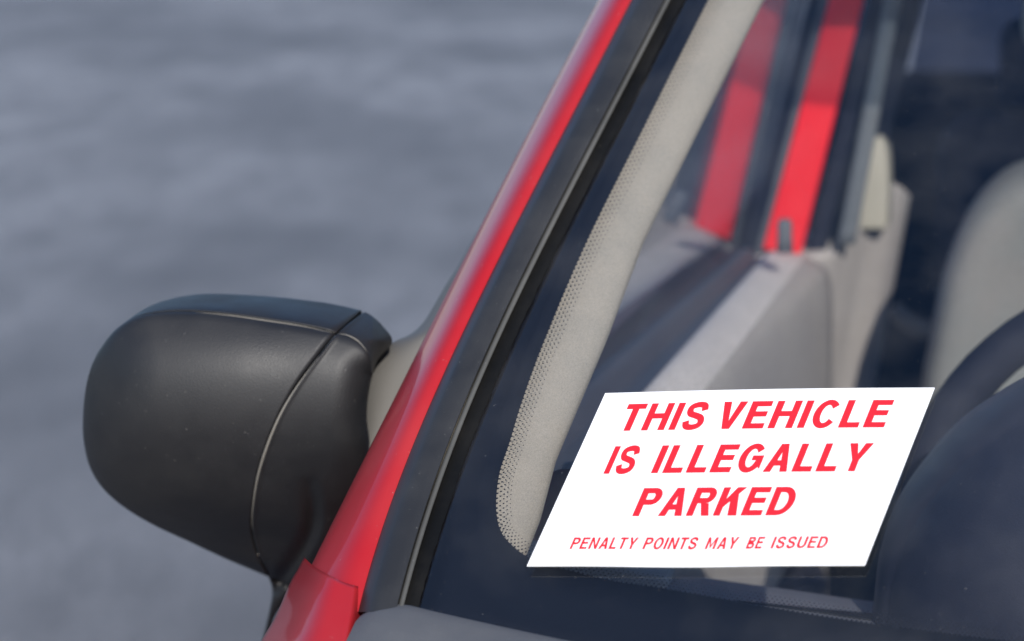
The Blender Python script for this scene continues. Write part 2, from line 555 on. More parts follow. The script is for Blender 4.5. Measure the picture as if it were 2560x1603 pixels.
# --- inner trim of the pillar, a padded board behind the glass
trim_r = lambda y: float(np.interp(y, [-1600, -1000, -400, 0, 300, 600, 850, 1100, 1150, 1300, 1390, 1480], [2700, 2400, 2100, 1900, 1750, 1601, 1506, 1400, 1379, 1339, 1303, 1270]))
rows = []
for y in np.linspace(YTOP, 1480, 90):
    R = trim_r(y); L = lip_s(min(y, 1500)) - 10
    r = []
    for t in np.linspace(0, 1, 12):
        off = -0.016 - 0.020*t**3 - 0.003*math.cos(t*math.pi)
        r.append(gl(L+(R-L)*t, y, off))
    p = r[-1]
    r.append(p+np.array([0.0015, 0.006, -0.002])); r.append(p+np.array([-0.006, 0.03, -0.01])); r.append(p+np.array([-0.045, 0.05, -0.02]))
    rows.append(r)
tr = part(fix_normals(sheet('pillar_inner_trim', rows, M['trim'], None)))
mirrored(tr)

# --- cowl below the glass
cowl_edge = cat([(905, 1538), (935, 1520), (975, 1511), (1011, 1510), (1044, 1518), (1120, 1536), (1250, 1565), (1400, 1597), (1700, 1658), (2100, 1728), (2600, 1800), (3100, 1850)], 70)
rows = []
for x, y in cowl_edge:
    p = gl(x, y, 0.0035)
    r = [p + np.array([0, 0.004, -0.006]), p]
    for k, (dy, dz) in enumerate([(-0.003, 0.0005), (-0.012, 0.0), (-0.03, -0.006), (-0.06, -0.016), (-0.09, -0.024), (-0.13, -0.036), (-0.15, -0.06)]):
        r.append(p + np.array([0, dy, dz]))
    rows.append(r)
pe = rows[-1][1]; base_row = list(rows[-1])
for X in np.linspace(pe[0], XC, 9)[1:]:
    zc = pe[2]-0.004*(X-pe[0])/(XC-pe[0])
    rows.append([np.array([X, gy(X, zc)-0.004, zc]) + (q-pe) for q in rows[-1]] if False else [np.array([X, gy(X, zc)+(pe[1]-gy(pe[0], pe[2])), zc]) + (q-pe) for q in base_row])
part(fix_normals(sheet('cowl_panel', rows, M['cowl'], None)))
rows2 = [[(2*XC-p[0]+0.0, p[1], p[2]) for p in r] for r in rows if r[1][0] < XC-0.01]
part(fix_normals(sheet('cowl_panel', rows2, M['cowl'], None)))
# seal end block between cowl and wing
blk = [gl(905, 1522, 0.002), gl(940, 1513, 0.004), gl(985, 1505, 0.004), gl(1000, 1512, 0.003), gl(985, 1530, 0.001), gl(945, 1536, 0.002), gl(908, 1545, 0.001)]
part(prism('seal_end', blk, (0, 0.004, -0.03), M['rubber'], None, 0.0015))
# dark channel beneath
part(prism('drain_channel', [gl(870, 1470, -0.012), gl(960, 1500, -0.012), gl(960, 1640, -0.02), gl(860, 1640, -0.02)], (0, 0.01, -0.04), M['tar'], None, 0.001))

# --- front wing: its rear tip laps over the foot of the pillar
wl = cat([(760, 1393), (744, 1424), (726, 1455), (689, 1540), (653, 1603), (600, 1710), (545, 1850), (500, 2000)], 60)
wr = cat([(909, 1470), (905, 1500), (899, 1540), (888, 1603), (872, 1710), (852, 1850), (838, 2000)], 60)
wtop = cat([(760, 1393), (785, 1416), (812, 1432), (858, 1455), (909, 1470)], 33)
ZW = gl(860, 1470, 0.012)
def wing_pt(x, y, drop):
    """surface falling 14 degrees to the front"""
    r = ray(x, y)
    nrm = np.array([-0.10, -math.sin(math.radians(20)), math.cos(math.radians(20))])
    t = np.dot(ZW-CAM-np.array([0, 0, drop]), nrm)/np.dot(r, nrm)
    return CAM+r*t
rows = []
T = np.linspace(0, 1, 33)
for k in range(60):
    s = k/59
    r = []
    fade = max(0.0, 1-s*6)
    for j, t in enumerate(T):
        x = wl[k][0]*(1-t)+wr[k][0]*t; y = wl[k][1]*(1-t)+wr[k][1]*t
        line = (wtop[0][0]*(1-t)+wtop[-1][0]*t, wtop[0][1]*(1-t)+wtop[-1][1]*t)
        x += (wtop[j][0]-line[0])*fade; y += (wtop[j][1]-line[1])*fade
        # section: steep outer flank, ridge, gentle inner face, rolled edge
        drop = 0.058*max(0, (0.62-t)/0.62)**2.4 + 0.008*t*t + 0.012*max(0, (t-0.84)/0.16)**2.5
        r.append(wing_pt(x, y, drop))
    q = r[-1]; q0 = r[0]
    r = [q0+np.array([-0.010, 0.010, -0.45]), q0+np.array([-0.004, 0.004, -0.10]), q0+np.array([-0.003, 0.003, -0.03])] + r + [q+np.array([0.001, 0.002, -0.006]), q+np.array([-0.002, 0.004, -0.03])]
    rows.append(r)
last = rows[-1]
zr = ZB0 - 0.012 - 0.065 - 0.26
xe = np.interp(np.linspace(0, 1, len(last)), [0, 0.08, 0.3, 1], [-0.55, -0.545, -0.50, -0.405])
ze = np.interp(np.linspace(0, 1, len(last)), [0, 0.05, 0.12, 0.3, 0.9, 1], [0.36, zr-0.12, zr-0.05, zr, zr, zr-0.03])
endr = [np.array([xe[j], 0.45, ze[j]]) for j in range(len(last))]
for k in range(1, 11):
    t = k/10
    rows.append([last[j]*(1-t)+endr[j]*t + np.array([-0.01, 0, 0.02])*math.sin(math.pi*t) for j in range(len(last))])
first = rows[0]
rows = [[p+np.array([0, 0.003, -0.012]) for p in first]] + [[p+np.array([0, 0.0012, -0.0015]) for p in first]] + rows
part(fix_normals(sheet('front_wing', rows, M['red'], None)))

# --- wing mirror
mir = empty('wing_mirror'); mir.parent = car
def mpart(ob):
    ob.parent = mir; ob.location = CI
    return ob
def R1(pts): return [(150+x/1.89, 680+y/1.89) for x, y in pts]
out_c = cat(R1([(1422, 181), (1330, 160), (1250, 145), (1060, 122), (900, 110), (720, 103), (600, 112), (480, 140), (390, 180), (300, 245), (210, 335), (150, 440), (120, 560),
                (108, 690), (112, 800), (140, 920), (200, 1020), (300, 1110), (440, 1195), (600, 1270), (760, 1345), (900, 1405), (985, 1441)]), 260)
seam_c = cat(R1([(1422, 181), (1360, 238), (1300, 290), (1220, 390), (1130, 510), (1045, 650), (980, 800), (930, 960), (905, 1130), (905, 1230), (930, 1330), (985, 1441)]), 260)
crease = cat(R1([(150, 440), (180, 385), (250, 285), (350, 217), (480, 190), (640, 188), (800, 203), (1000, 232), (1150, 255), (1300, 287), (1400, 322), (1460, 385), (1475, 480)]), 200)
lb = cat(R1([(95, 300), (112, 450), (108, 690), (112, 800), (140, 920), (200, 1020), (300, 1110), (440, 1195), (600, 1270), (760, 1345), (900, 1405), (1000, 1448), (1150, 1520)]), 200)
right_c = cat(R1([(1436, 190), (1470, 205), (1520, 250), (1570, 330), (1500, 420), (1465, 540), (1450, 680), (1462, 830), (1420, 1000), (1330, 1150), (1300, 1290), (1240, 1370), (1130, 1500), (1020, 1620), (985, 1760)]), 200)
leftb_c = cat(R1([(1436, 190), (1360, 248), (1306, 296), (1226, 396), (1136, 516), (1051, 655), (986, 804), (936, 963), (911, 1130), (911, 1230), (936, 1330), (985, 1441), (1003, 1512), (985, 1620), (950, 1760)]), 200)

def pdist(px, py, line):
    """distance of many points to a polyline, and the nearest index"""
    P = np.stack([px.ravel(), py.ravel()], 1)
    A = line[:-1]; B = line[1:]
    best = np.full(len(P), 1e9)
    for a, b in zip(A[::2], B[1::2] if len(B) > 1 else B):
        d = b-a; L = (d@d)+1e-9
        t = np.clip(((P-a)@d)/L, 0, 1)
        q = a+t[:, None]*d
        best = np.minimum(best, np.linalg.norm(P-q, axis=1))
    return best.reshape(px.shape)
def drop(e, E, D):
    u = 1-np.clip(e/E, 0, 1)
    return D*(1-np.sqrt(np.clip(1-u*u, 0, 1)))
cy_line = lambda x: np.interp(x, crease[:, 0], crease[:, 1])
MZ = 1.60
def mirror_depth(px, py, base=False):
    e_cr = pdist(px, py, crease)
    above = (py < cy_line(px)) & (px > crease[0, 0])
    e_top = pdist(px, py, np.vstack([out_c[:120], right_c[:60]])) if not base else pdist(px, py, np.vstack([right_c[:45]]))
    e_lb = pdist(px, py, lb)
    d = drop(e_lb, 190, 0.040) + 5.0e-7*np.clip(py-945, 0, None)**2 + 0.020*np.clip((620-px)/420, 0, None)**2
    d = d + 6.5e-7*np.clip(945-np.maximum(py, cy_line(px)), 0, None)**2
    front = d + drop(e_cr, 22, 0.004)
    rr_ = e_cr/(e_cr+e_top+1e-6)
    top = d + 0.004 + 0.060*rr_**1.3
    dd = np.where(above, top, front)
    dd = dd + 0.0010*np.exp(-(e_cr/2.5)**2)            # groove along the crease
    return dd
def face_depth(px, py):
    e_lb = pdist(px, py, lb)
    e_cr = pdist(px, py, crease)
    d = drop(e_lb, 190, 0.040) + 5.0e-7*np.clip(py-945, 0, None)**2 + 0.020*np.clip((620-px)/420, 0, None)**2
    return d + 6.5e-7*np.clip(945-py, 0, None)**2 + drop(e_cr, 22, 0.004)
def mirror_skin(A, B, n, base):
    S = 1-(1-np.linspace(0, 1, n))**1.0
    px = A[:, 0][:, None]*(1-S)+B[:, 0][:, None]*S
    py = A[:, 1][:, None]*(1-S)+B[:, 1][:, None]*S
    dd = mirror_depth(px, py, base)
    return px, py, dd
i_l = int(np.argmin(np.linalg.norm(out_c-np.array(R1([(150, 440)])[0]), axis=1)))
i_s = int(np.argmin(np.linalg.norm(seam_c-np.array(R1([(1300, 290)])[0]), axis=1)))
o_low = cat(out_c[i_l::6], 150); o_low[-1] = out_c[-1]
s_low = cat(seam_c[i_s::6], 150); s_low[-1] = seam_c[-1]
cr_m = crease[:int(np.argmin(np.linalg.norm(crease-s_low[0], axis=1)))+1]
cr_m = cat(cr_m[::4], 130); cr_m[0] = o_low[0]; cr_m[-1] = s_low[0]
S = np.linspace(0, 1, 130)
px = o_low[:, 0][:, None]*(1-S)+s_low[:, 0][:, None]*S
py = o_low[:, 1][:, None]*(1-S)+s_low[:, 1][:, None]*S
fa = (np.clip(1-np.linspace(0, 1, 150)*1.6, 0, 1)**2)[:, None]
cs = np.stack([cr_m[:, k]-(cr_m[0, k]*(1-S)+cr_m[-1, k]*S) for k in (0, 1)], 1)
px = px+fa*cs[:, 0]; py = py+fa*cs[:, 1]
dd = face_depth(px, py)
e_s = pdist(px, py, seam_c)
dd = dd + 0.002*np.exp(-(e_s/2.0)**2)
CEN = at(520, 1080, MZ+0.12)
def skirt(p):
    return [p + FWD*0.060 + (CEN-p)*0.16, p + FWD*0.062 + (CEN-p)*0.10, p + FWD*0.035 + (CEN-p)*0.02]
rows = []
for i in range(px.shape[0]):
    r = [at(px[i, j], py[i, j], MZ+dd[i, j]) for j in range(px.shape[1])]
    q = r[-1]
    rows.append(skirt(r[0]) + r + [q + FWD*0.003, q+FWD*0.02])
edge = [p+FWD*0.0045-UPV*0.001 for p in rows[0]]
mpart(fix_normals(sheet('housing', [edge]+rows, M['black'], None)))
# top cap: from the crease back to the upper outline
o_up = cat(np.vstack([out_c[:i_l+1:5], out_c[i_l]])[::-1], 130)
cr_t = np.vstack([cr_m])
# let the cap end along the seam
cr_t = cat(cr_t[::5], 130); cr_t[0] = o_up[0]; cr_t[-1] = seam_c[i_s]
d_cr = face_depth(cr_t[:, 0], cr_t[:, 1])
rows = []
for i in range(130):
    r = []
    back = 0.062*min(1.0, np.linalg.norm(o_up[i]-cr_t[i])/50)
    for t in np.linspace(0, 1, 22):
        x = cr_t[i, 0]*(1-t)+o_up[i, 0]*t; y = cr_t[i, 1]*(1-t)+o_up[i, 1]*t
        lift = 0.0012*min(1, back/0.03)
        r.append(at(x, y, MZ+d_cr[i]-lift*0+back*t**1.5 + (0.003 if t == 0 else 0.0)))
    rows.append(r + skirt(r[-1])[::-1])
q = rows[-1]
rows.append([p+FWD*0.004-RGT*0.0 for p in q]); rows.append([p+FWD*0.02-UPV*0.004 for p in q])
mpart(fix_normals(sheet('top_cap', rows, M['black'], None)))
# reflecting glass, at the rear of the shell
mg = [at(x, y, MZ+0.118) for x, y in [tuple(np.array([520, 1080])+0.86*(p-np.array([520, 1080]))) for p in np.vstack([out_c[::13], seam_c[::-20]])]]
mpart(prism('mirror_glass', mg, tuple(FWD*0.004), M['chrome'], None, 0.0005))
# base
px, py, dd = mirror_skin(leftb_c, right_c, 70, True)
e_r = pdist(px, py, right_c[44:])
e_l = pdist(px, py, leftb_c)
dd = dd - 0.0016*np.exp(-(e_l/7.0)**2) + 0.002*np.exp(-(e_l/1.8)**2) + drop(e_r, 95, 0.030)
lowl = np.clip((py-1390)/90, 0, 1)
dd = dd + lowl*drop(e_l, 70, 0.03)
# hollow that runs down beside the pillar
gro = cat(R1([(1180, 1000), (1195, 1100), (1190, 1200), (1150, 1300), (1080, 1400), (1010, 1500)]), 60)
e_g = pdist(px, py, gro)
dd = dd + 0.013*np.exp(-(e_g/20)**2)*np.clip((py-1180)/120, 0, 1)
rows = []
for i in range(px.shape[0]):
    r = [at(px[i, j], py[i, j], MZ+dd[i, j]) for j in range(px.shape[1])]
    q = r[0]; e = r[-1]
    rows.append([q + FWD*0.03, q+FWD*0.008] + r + [e+FWD*0.02-RGT*0.002, e+FWD*0.06-RGT*0.004])
top = [p + FWD*0.05 for p in rows[0]]
mpart(fix_normals(sheet('mirror_base', [top]+rows, M['black'], None)))

# painted highlights: pale tubes drawn where the joint edges catch the sun
def worn(pts, rad, n):  # lays one painted highlight line, tapered at both ends
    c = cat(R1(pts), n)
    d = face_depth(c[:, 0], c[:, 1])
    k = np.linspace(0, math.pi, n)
    mpart(tube('edge_highlight', [at(c[i, 0], c[i, 1], MZ+d[i]+0.0002) for i in range(n)], [rad*(0.12+math.sin(k[i])) for i in range(n)], M['worn'], None, 6))
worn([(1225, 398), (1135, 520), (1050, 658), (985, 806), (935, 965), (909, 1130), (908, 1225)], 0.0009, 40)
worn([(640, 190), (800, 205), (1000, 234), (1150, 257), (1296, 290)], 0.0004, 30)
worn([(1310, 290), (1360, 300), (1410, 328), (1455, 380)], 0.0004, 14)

# --- sail panel of the door, between mirror and pillar
sl = cat([(1205, 560), (1181, 600), (1148, 662), (1115, 712), (1089, 757), (1059, 806), (1026, 836), (983, 856), (930, 900), (900, 980), (890, 1100), (880, 1180)], 50)
sr = cat([(1255, 560), (1230, 600), (1190, 662), (1160, 712), (1140, 757), (1115, 806), (1090, 836), (1065, 880), (1035, 940), (1000, 1010), (960, 1100), (920, 1180)], 50)
rows = []
for k in range(50):
    p0, p1 = sl[k], sr[k]
    r = []
    for t in np.linspace(0, 1, 12):
        x = p0[0]*(1-t)+p1[0]*t; y = p0[1]*(1-t)+p1[1]*t
        edge = (1-t)**3*0.022
        r.append(at(x, y, 1.665+edge+0.025*(1-k/49)+0.10*max(0, (836-y)/300)))
    r = [r[0]+FWD*0.03] + r
    rows.append(r)
part(fix_normals(sheet('sail_panel', rows, M['sail'], None)))

# ------------------------------------------------------------------ door, seen from inside
door = empty('front_door'); door.parent = car
def dpart(ob):
    ob.parent = door; ob.location = CI
    return ob
Y0d, Y1d = 1.62, 2.60
XG, ZG = -0.406, 0.945            # foot of the side window
YCE = 2.60                         # rear end of the inner card
TUM = 0.226                        # leans in by this much per metre of height
def section_sweep(sec, ys, yfun=None):
    return [[(x, y, z) for x, z in sec] for y in ys]
# inner card: seal channel, bright ledge that widens to the rear, rolled shoulder, panel
def ledge_at(Y):
    f = min(1.0, max(-0.4, (Y-1.8)/0.8))
    return f, -0.353-0.021*f, 0.956-0.028*f, 0.028+0.036*f
def channel_sec(Y):
    f, x0, z0, w = ledge_at(Y)
    xo = -0.405+0.003*f; c = x0-xo
    return [(xo-0.006, z0-0.05), (xo-0.003, z0-0.002), (xo+0.10*c, z0+0.003), (xo+0.42*c, z0+0.002), (xo+0.55*c, z0-0.006), (xo+0.70*c, z0-0.007), (xo+0.85*c, z0-0.003), (x0, z0-0.002)]
def card_sec(Y):
    f, x0, z0, w = ledge_at(Y)
    p = [(x0-0.003, z0-0.03), (x0-0.002, z0-0.006), (x0+0.003, z0), (x0+0.30*w, z0+0.001), (x0+0.70*w, z0-0.004), (x0+w, z0-0.014), (x0+w+0.006, z0-0.03),
         (x0+w+0.009, z0-0.06), (x0+w+0.010, z0-0.12), (x0+w+0.010, 0.75), (x0+w+0.010, 0.62), (x0+w+0.012, 0.40)]
    return [tuple(q) for q in cat(p, 120)]
dpart(fix_normals(sheet('window_channel', [[(x, y, z) for x, z in channel_sec(y)] for y in np.linspace(Y0d-0.1, 2.60, 20)], M['channel'], None)))
rows = [[(x, y, z) for x, z in card_sec(y)] for y in np.linspace(Y0d-0.1, YCE, 24)]
rows.append([(x-0.003, YCE+0.006, z-0.002) for x, z in card_sec(YCE)])
rows.append([(x-0.02, YCE+0.010, z-0.008) for x, z in card_sec(YCE)])
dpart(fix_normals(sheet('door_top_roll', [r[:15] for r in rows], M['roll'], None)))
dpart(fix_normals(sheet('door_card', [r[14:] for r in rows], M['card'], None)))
armr = [(-0.32, 0.66), (-0.285, 0.665), (-0.27, 0.65), (-0.27, 0.62), (-0.29, 0.60), (-0.32, 0.59)]
dpart(prism('armrest', [(x, 1.75, z) for x, z in armr], (0, 0.6, 0), M['dash'], None, 0.012))
# window
ys = np.linspace(Y0d-0.05, Y1d+0.02, 3)
sec = [(XG+0.006-(0.03)*TUM, ZG-0.03)] + [(XG+0.006+(z-ZG)*TUM, z) for z in np.linspace(ZG, 1.44, 6)]
sec_pane = sec
def front_edge(X, z): return max(1.60, gy(X, z)+0.07)          # the pane ends behind the windscreen pillar
dpart(sheet('window_pane', [[(x, front_edge(x, z)*(1-q)+(Y1d+0.02)*q, z) for x, z in sec] for q in (0, 0.33, 0.66, 1)], M['sideglass'], None, 0.0035))
# outer skin
sec = [tuple(p) for p in cat([(-0.452, 0.925), (-0.475, 0.915), (-0.50, 0.88), (-0.53, 0.78), (-0.54, 0.62), (-0.53, 0.42), (-0.50, 0.28)], 24)]
dpart(fix_normals(sheet('outer_skin', section_sweep(sec, np.linspace(1.46, Y1d+0.02, 10)), M['red'], None)))
# window frame over the top
fr = [(XG-0.03+(z-ZG)*TUM, y, z) for y, z in [(1.66, 0.97), (1.80, 1.08), (1.98, 1.20), (2.16, 1.31), (2.32, 1.40), (2.44, 1.435), (2.60, 1.44)]]
dpart(tube('window_frame', cat(fr, 30), 0.014, M['dark'], None))

# ------------------------------------------------------------------ centre pillar
cpil = empty('centre_pillar'); cpil.parent = car
def cpart(ob):
    ob.parent = cpil; ob.location = CI
    return ob
def leaning(name, lo_l, lo_r, hi_l, hi_r, Y, th, mat, bev=0.003):
    """upright board whose four measured corners lie in the plane at distance Y"""
    P = [on_plane(*lo_l, 1, Y), on_plane(*lo_r, 1, Y), on_plane(*hi_r, 1, Y), on_plane(*hi_l, 1, Y)]
    return cpart(prism(name, P, (0, th, 0), mat, None, bev))
leaning('painted_frame', (1905, 625), (2000, 640), (2222, -560), (2296, -560), 2.61, 0.02, M['red_in'])
leaning('door_seal', (2012, 640), (2060, 640), (2315, -560), (2355, -560), 2.62, 0.02, M['dark'])
leaning('inner_seal', (2040, 640), (2098, 640), (2345, -560), (2395, -560), 2.64, 0.02, M['seal'])
leaning('dark_slot', (2098, 640), (2150, 640), (2395, -560), (2440, -560), 2.68, 0.02, M['dark'])
leaning('outer_rubber', (1852, 650), (1920, 650), (2165, -560), (2232, -560), 2.63, 0.02, M['dark'])
leaning('frame_edge', (1884, 650), (1906, 650), (2196, -560), (2218, -560), 2.622, 0.008, M['seal'])
# ribbed belt
P0a, P0b = on_plane(2092, 612, 1, 2.60), on_plane(2138, 612, 1, 2.60)
P1a, P1b = on_plane(2290, -420, 1, 2.60), on_plane(2330, -420, 1, 2.60)
belt = part(sheet('seat_belt', [[P0a*(1-t)+P1a*t, (P0a+P0b)/2*(1-t)+(P1a+P1b)/2*t+np.array([0, -0.001, 0]), P0b*(1-t)+P1b*t] for t in np.linspace(0, 1, 30)], M['belt'], None, 0.002))
# beige lower trim with a rounded head
hd = cat([(2146, 575), (2152, 500), (2168, 400), (2183, 350), (2196, 338), (2210, 352), (2219, 400), (2221, 480), (2217, 575)], 30)
cpart(prism('pillar_cover', [on_plane(x, y, 1, 2.66) for x, y in hd], (0, 0.05, 0), M['pillar_trim'], None, 0.004))
# latch pin in front of the painted frame
tb = [on_plane(1962, y, 1, 2.42) for y in (548, 560, 590, 630)]
dpart(tube('lock_button', tb, [0.006, 0.008, 0.008, 0.009], M['seal'], None, 12))
# rear side trim
def proj(P):
    d = np.array(P)-CAM; z = d@FWD
    return W0/2+FPX*(d@RGT)/z, H0/2-FPX*(d@UPV)/z
plan = cat([(-0.330, 2.590), (-0.306, 2.612), (-0.290, 2.64), (-0.272, 2.675), (-0.255, 2.70), (-0.241, 2.725), (-0.235, 2.76), (-0.240, 2.80), (-0.27, 2.86)], 40)
rows = []
for i, (X, Y) in enumerate(plan):
    x = proj((X, Y, 0.95))[0]
    y = np.interp(x, [1900, 2040, 2090, 2150, 2190, 2220, 2250, 2275, 2290], [640, 640, 625, 560, 480, 455, 456, 480, 520])
    zt = on_plane(x, y, 1, Y)[2]
    if i > 30: zt = rows[30][2][2]
    r = [(X-0.05, Y+0.03, zt-0.004), (X-0.012, Y+0.008, zt)]
    for t in np.linspace(0, 1, 16):
        z = zt-0.004 + (0.73-zt)*t**1.5
        r.append((X-0.15*min(0.25, zt-z), Y, z))
    rows.append(r)
part(fix_normals(sheet('rear_side_trim', rows, M['card'], None)))
# loop handle between trim and seat
lp = cat([(2232, 770), (2252, 790), (2280, 812), (2320, 825), (2352, 820)], 14)
part(tube('seat_lever', [on_plane(x, y, 1, 2.70) for x, y in lp], 0.011, M['seal'], None))

# ------------------------------------------------------------------ driver's seat
seat = empty('driver_seat'); seat.parent = car
def spart(ob):
    ob.parent = seat; ob.location = CI
    return ob
YSEAT = 2.42
so = [(2296, 1010), (2318, 860), (2345, 720), (2385, 600), (2430, 520), (2490, 462), (2560, 430), (2680, 405), (2850, 400)]
left = [on_plane(x, y, 1, YSEAT) for x, y in so]
xs = -0.02
outl = left + [np.array([2*0.03-p[0], YSEAT, p[2]]) for p in left[::-1]]
lo = outl[0]; hi = outl[-1]
outl = [np.array([lo[0]+0.0, YSEAT, 0.55])] + outl + [np.array([hi[0], YSEAT, 0.55])]
oc = cat(outl, 90)
rows = []
cen = np.array([0.03, YSEAT, 0.85])
for k, (sc_, dy) in enumerate([(1.0, 0.10), (1.0, 0.03), (0.985, 0.008), (0.95, -0.012), (0.90, -0.022), (0.82, -0.020), (0.70, -0.006), (0.5, 0.006), (0.25, 0.01), (0.02, 0.01)]):
    rows.append([cen + (p-cen)*np.array([sc_, 1, sc_]) + np.array([0, dy + (p[2]-0.85)*0.25*0, 0]) for p in oc])
spart(fix_normals(sheet('backrest', rows, M['seat'], None)))
spart(box('cushion', (-0.22, 1.95, 0.42), (0.28, 2.45, 0.58), M['seat'], None, 0.05))
hr = cat([(-0.11, 1.16), (-0.10, 1.28), (-0.06, 1.32), (0.12, 1.32), (0.16, 1.28), (0.17, 1.16), (0.03, 1.14), (-0.11, 1.16)], 30)[:-1]
spart(prism('headrest', [(x, 2.50, z) for x, z in hr], (0, 0.09, 0), M['seat'], None, 0.025))

# ------------------------------------------------------------------ dashboard
dash = empty('dashboard'); dash.parent = car
def hpart(ob):
    ob.parent = dash; ob.location = CI
    return ob
XL = -0.40
rows = []
edge_px = cat([(1655, 1462), (1690, 1440), (1760, 1444), (1840, 1456), (2000, 1478), (2150, 1500), (2300, 1518), (2560, 1548), (2900, 1590)], 50)
far = [on_plane(x, y, 1, 1.62) for x, y in edge_px]
far += [np.array([X, 1.62, far[-1][2]+0.01]) for X in np.linspace(far[-1][0]+0.04, 0.98, 14)]
for p in far:
    r = []
    X = p[0]
    yf = gy(X, zbot(X)) + 0.03
    zf = zbot(X) - 0.035
    for t in np.linspace(0, 1, 14):
        y = yf*(1-t)+p[1]*t
        z = zf*(1-t)+p[2]*t + 0.006*math.sin(math.pi*t)
        r.append(np.array([X, y, z]))
    r += [p+np.array([0, 0.008, -0.004]), p+np.array([0, 0.016, -0.02]), p+np.array([0, 0.02, -0.10]), p+np.array([0, -0.02, -0.35])]
    rows.append(r)
r0 = [q+np.array([-0.012, 0, -0.03]) for q in rows[0]]
hpart(fix_normals(sheet('dash_top', [r0]+rows, M['dash_top'], None)))
# pale foot of the pillar trim where it meets the dashboard
ft = cat([(1290, 1375), (1400, 1392), (1500, 1408), (1600, 1428), (1672, 1446), (1668, 1470), (1640, 1500), (1500, 1500), (1290, 1460)], 40)
hpart(prism('dash_corner', [on_plane(x, y, 1, 1.47) for x, y in ft], (0, 0.03, 0), M['corner'], None, 0.006))
# instrument hood
hood = cat([(2180, 1560), (2186, 1484), (2200, 1378), (2237, 1272), (2300, 1177), (2385, 1081), (2470, 1018), (2560, 965), (2700, 905), (2900, 865), (3100, 868), (3300, 910), (3450, 985), (3560, 1090), (3640, 1230), (3690, 1400), (3720, 1600)], 90)
rows = []
for k, (x, y) in enumerate(hood):
    p = on_plane(x, y, 1, 1.575)
    c = on_plane(2950, 1560, 1, 1.575)
    d = (c-p)
    rows.append([p+d*0.10+np.array([0, 0.05, 0]), p+d*0.02+np.array([0, 0.045, 0]), p+np.array([0, 0.03, 0]), p, p+d*0.02+np.array([0, -0.02, 0]), p+d*0.06+np.array([0, -0.04, 0]),
                 p+d*0.068+np.array([0, -0.041, 0]), p+d*0.075+np.array([0, -0.046, 0]), p+d*0.2+np.array([0, -0.075, 0]), p+d*0.45+np.array([0, -0.11, 0]), p+d*0.8+np.array([0, -0.13, 0])])
hpart(fix_normals(sheet('instrument_hood', rows, M['dash'], None)))
# defroster slot
sl_px = [(1838, 1500), (2060, 1522), (2262, 1540), (2274, 1548), (2268, 1560), (2240, 1556), (2050, 1530), (1850, 1504)]
def dash_pt(x, y, up=0.0):
    """a pixel on the dashboard's top"""
    r = ray(x, y)
    a, b = 0.8, 3.0
    def h(P):
        X = P[0]; yf = gy(X, zbot(X))+0.03; zf = zbot(X)-0.035
        zt = np.interp(X, [q[0] for q in far], [q[2] for q in far])
        t = (P[1]-yf)/(1.62-yf)
        return P[2] - (zf*(1-t)+zt*t+0.006*math.sin(math.pi*min(max(t, 0), 1))) - up
    for _ in range(40):
        m = (a+b)/2
        if h(CAM+r*m) > 0: a = m
        else: b = m
    return CAM+r*a
hpart(prism('defroster_slot', [dash_pt(x, y, 0.0012) for x, y in sl_px], (0, 0, -0.004), M['tar'], None, 0))
hpart(prism('defroster_slot', [dash_pt(x, y, 0.0012) for x, y in [(2455, 1566), (2620, 1584), (2620, 1600), (2460, 1584)]], (0, 0, -0.004), M['tar'], None, 0))

# ------------------------------------------------------------------ steering wheel
st = empty('steering_wheel'); st.parent = car
def stpart(ob):
    ob.parent = st; ob.location = CI
    return ob
SC = on_plane(2935, 1345, 1, 1.76)
ax = np.array([0.0, -0.90, 0.43])
e1 = np.array([1.0, 0, 0]); e2 = np.cross(e1, ax); e2 /= np.linalg.norm(e2)
if e2[2] < 0: e2 = -e2
stpart(tube('rim', [SC+0.185*(math.cos(a)*e1+math.sin(a)*e2) for a in np.linspace(0, 2*math.pi, 64, endpoint=False)], 0.0175, M['dark'], None, 16, True))
for a in (0.15, math.pi-0.15, -math.pi/2):
    d = math.cos(a)*e1+math.sin(a)*e2
    stpart(tube('spoke', [SC+d*0.04, SC+d*0.11, SC+d*0.18], [0.025, 0.017, 0.014], M['dark'], None))
stpart(tube('hub', [SC-ax*0.02, SC+ax*0.01, SC+ax*0.02], [0.07, 0.07, 0.05], M['dark'], None, 24))

# ------------------------------------------------------------------ rest of the shell
XLO, XRO = XC-0.83, XC+0.83
# roof with lining
top_l = left_x(ZTOP)
rows, rows_in = [], []
for i in range(16):
    s = i/15
    r, ri = [], []
    for j in range(17):
        q = j/16*2-1
        hw = (XC-top_l)+0.03
        X = XC+q*hw
        yst = gy(X, ZTOP)-0.012
        y = yst + (3.75-yst)*s
        z = ZTOP + 0.035*(1-q*q) + 0.03*math.sin(math.pi*min(1, s*1.1)) - 0.05*s*s - 0.02*abs(q)**6
        r.append((X, y, z)); ri.append((X, y+0.01, z-0.035))
    rows.append(r); rows_in.append(ri)
part(fix_normals(sheet('roof', rows, M['red'], None, 0.01)))
part(fix_normals(sheet('roof_lining', rows_in, M['liner'], None, 0.006)))
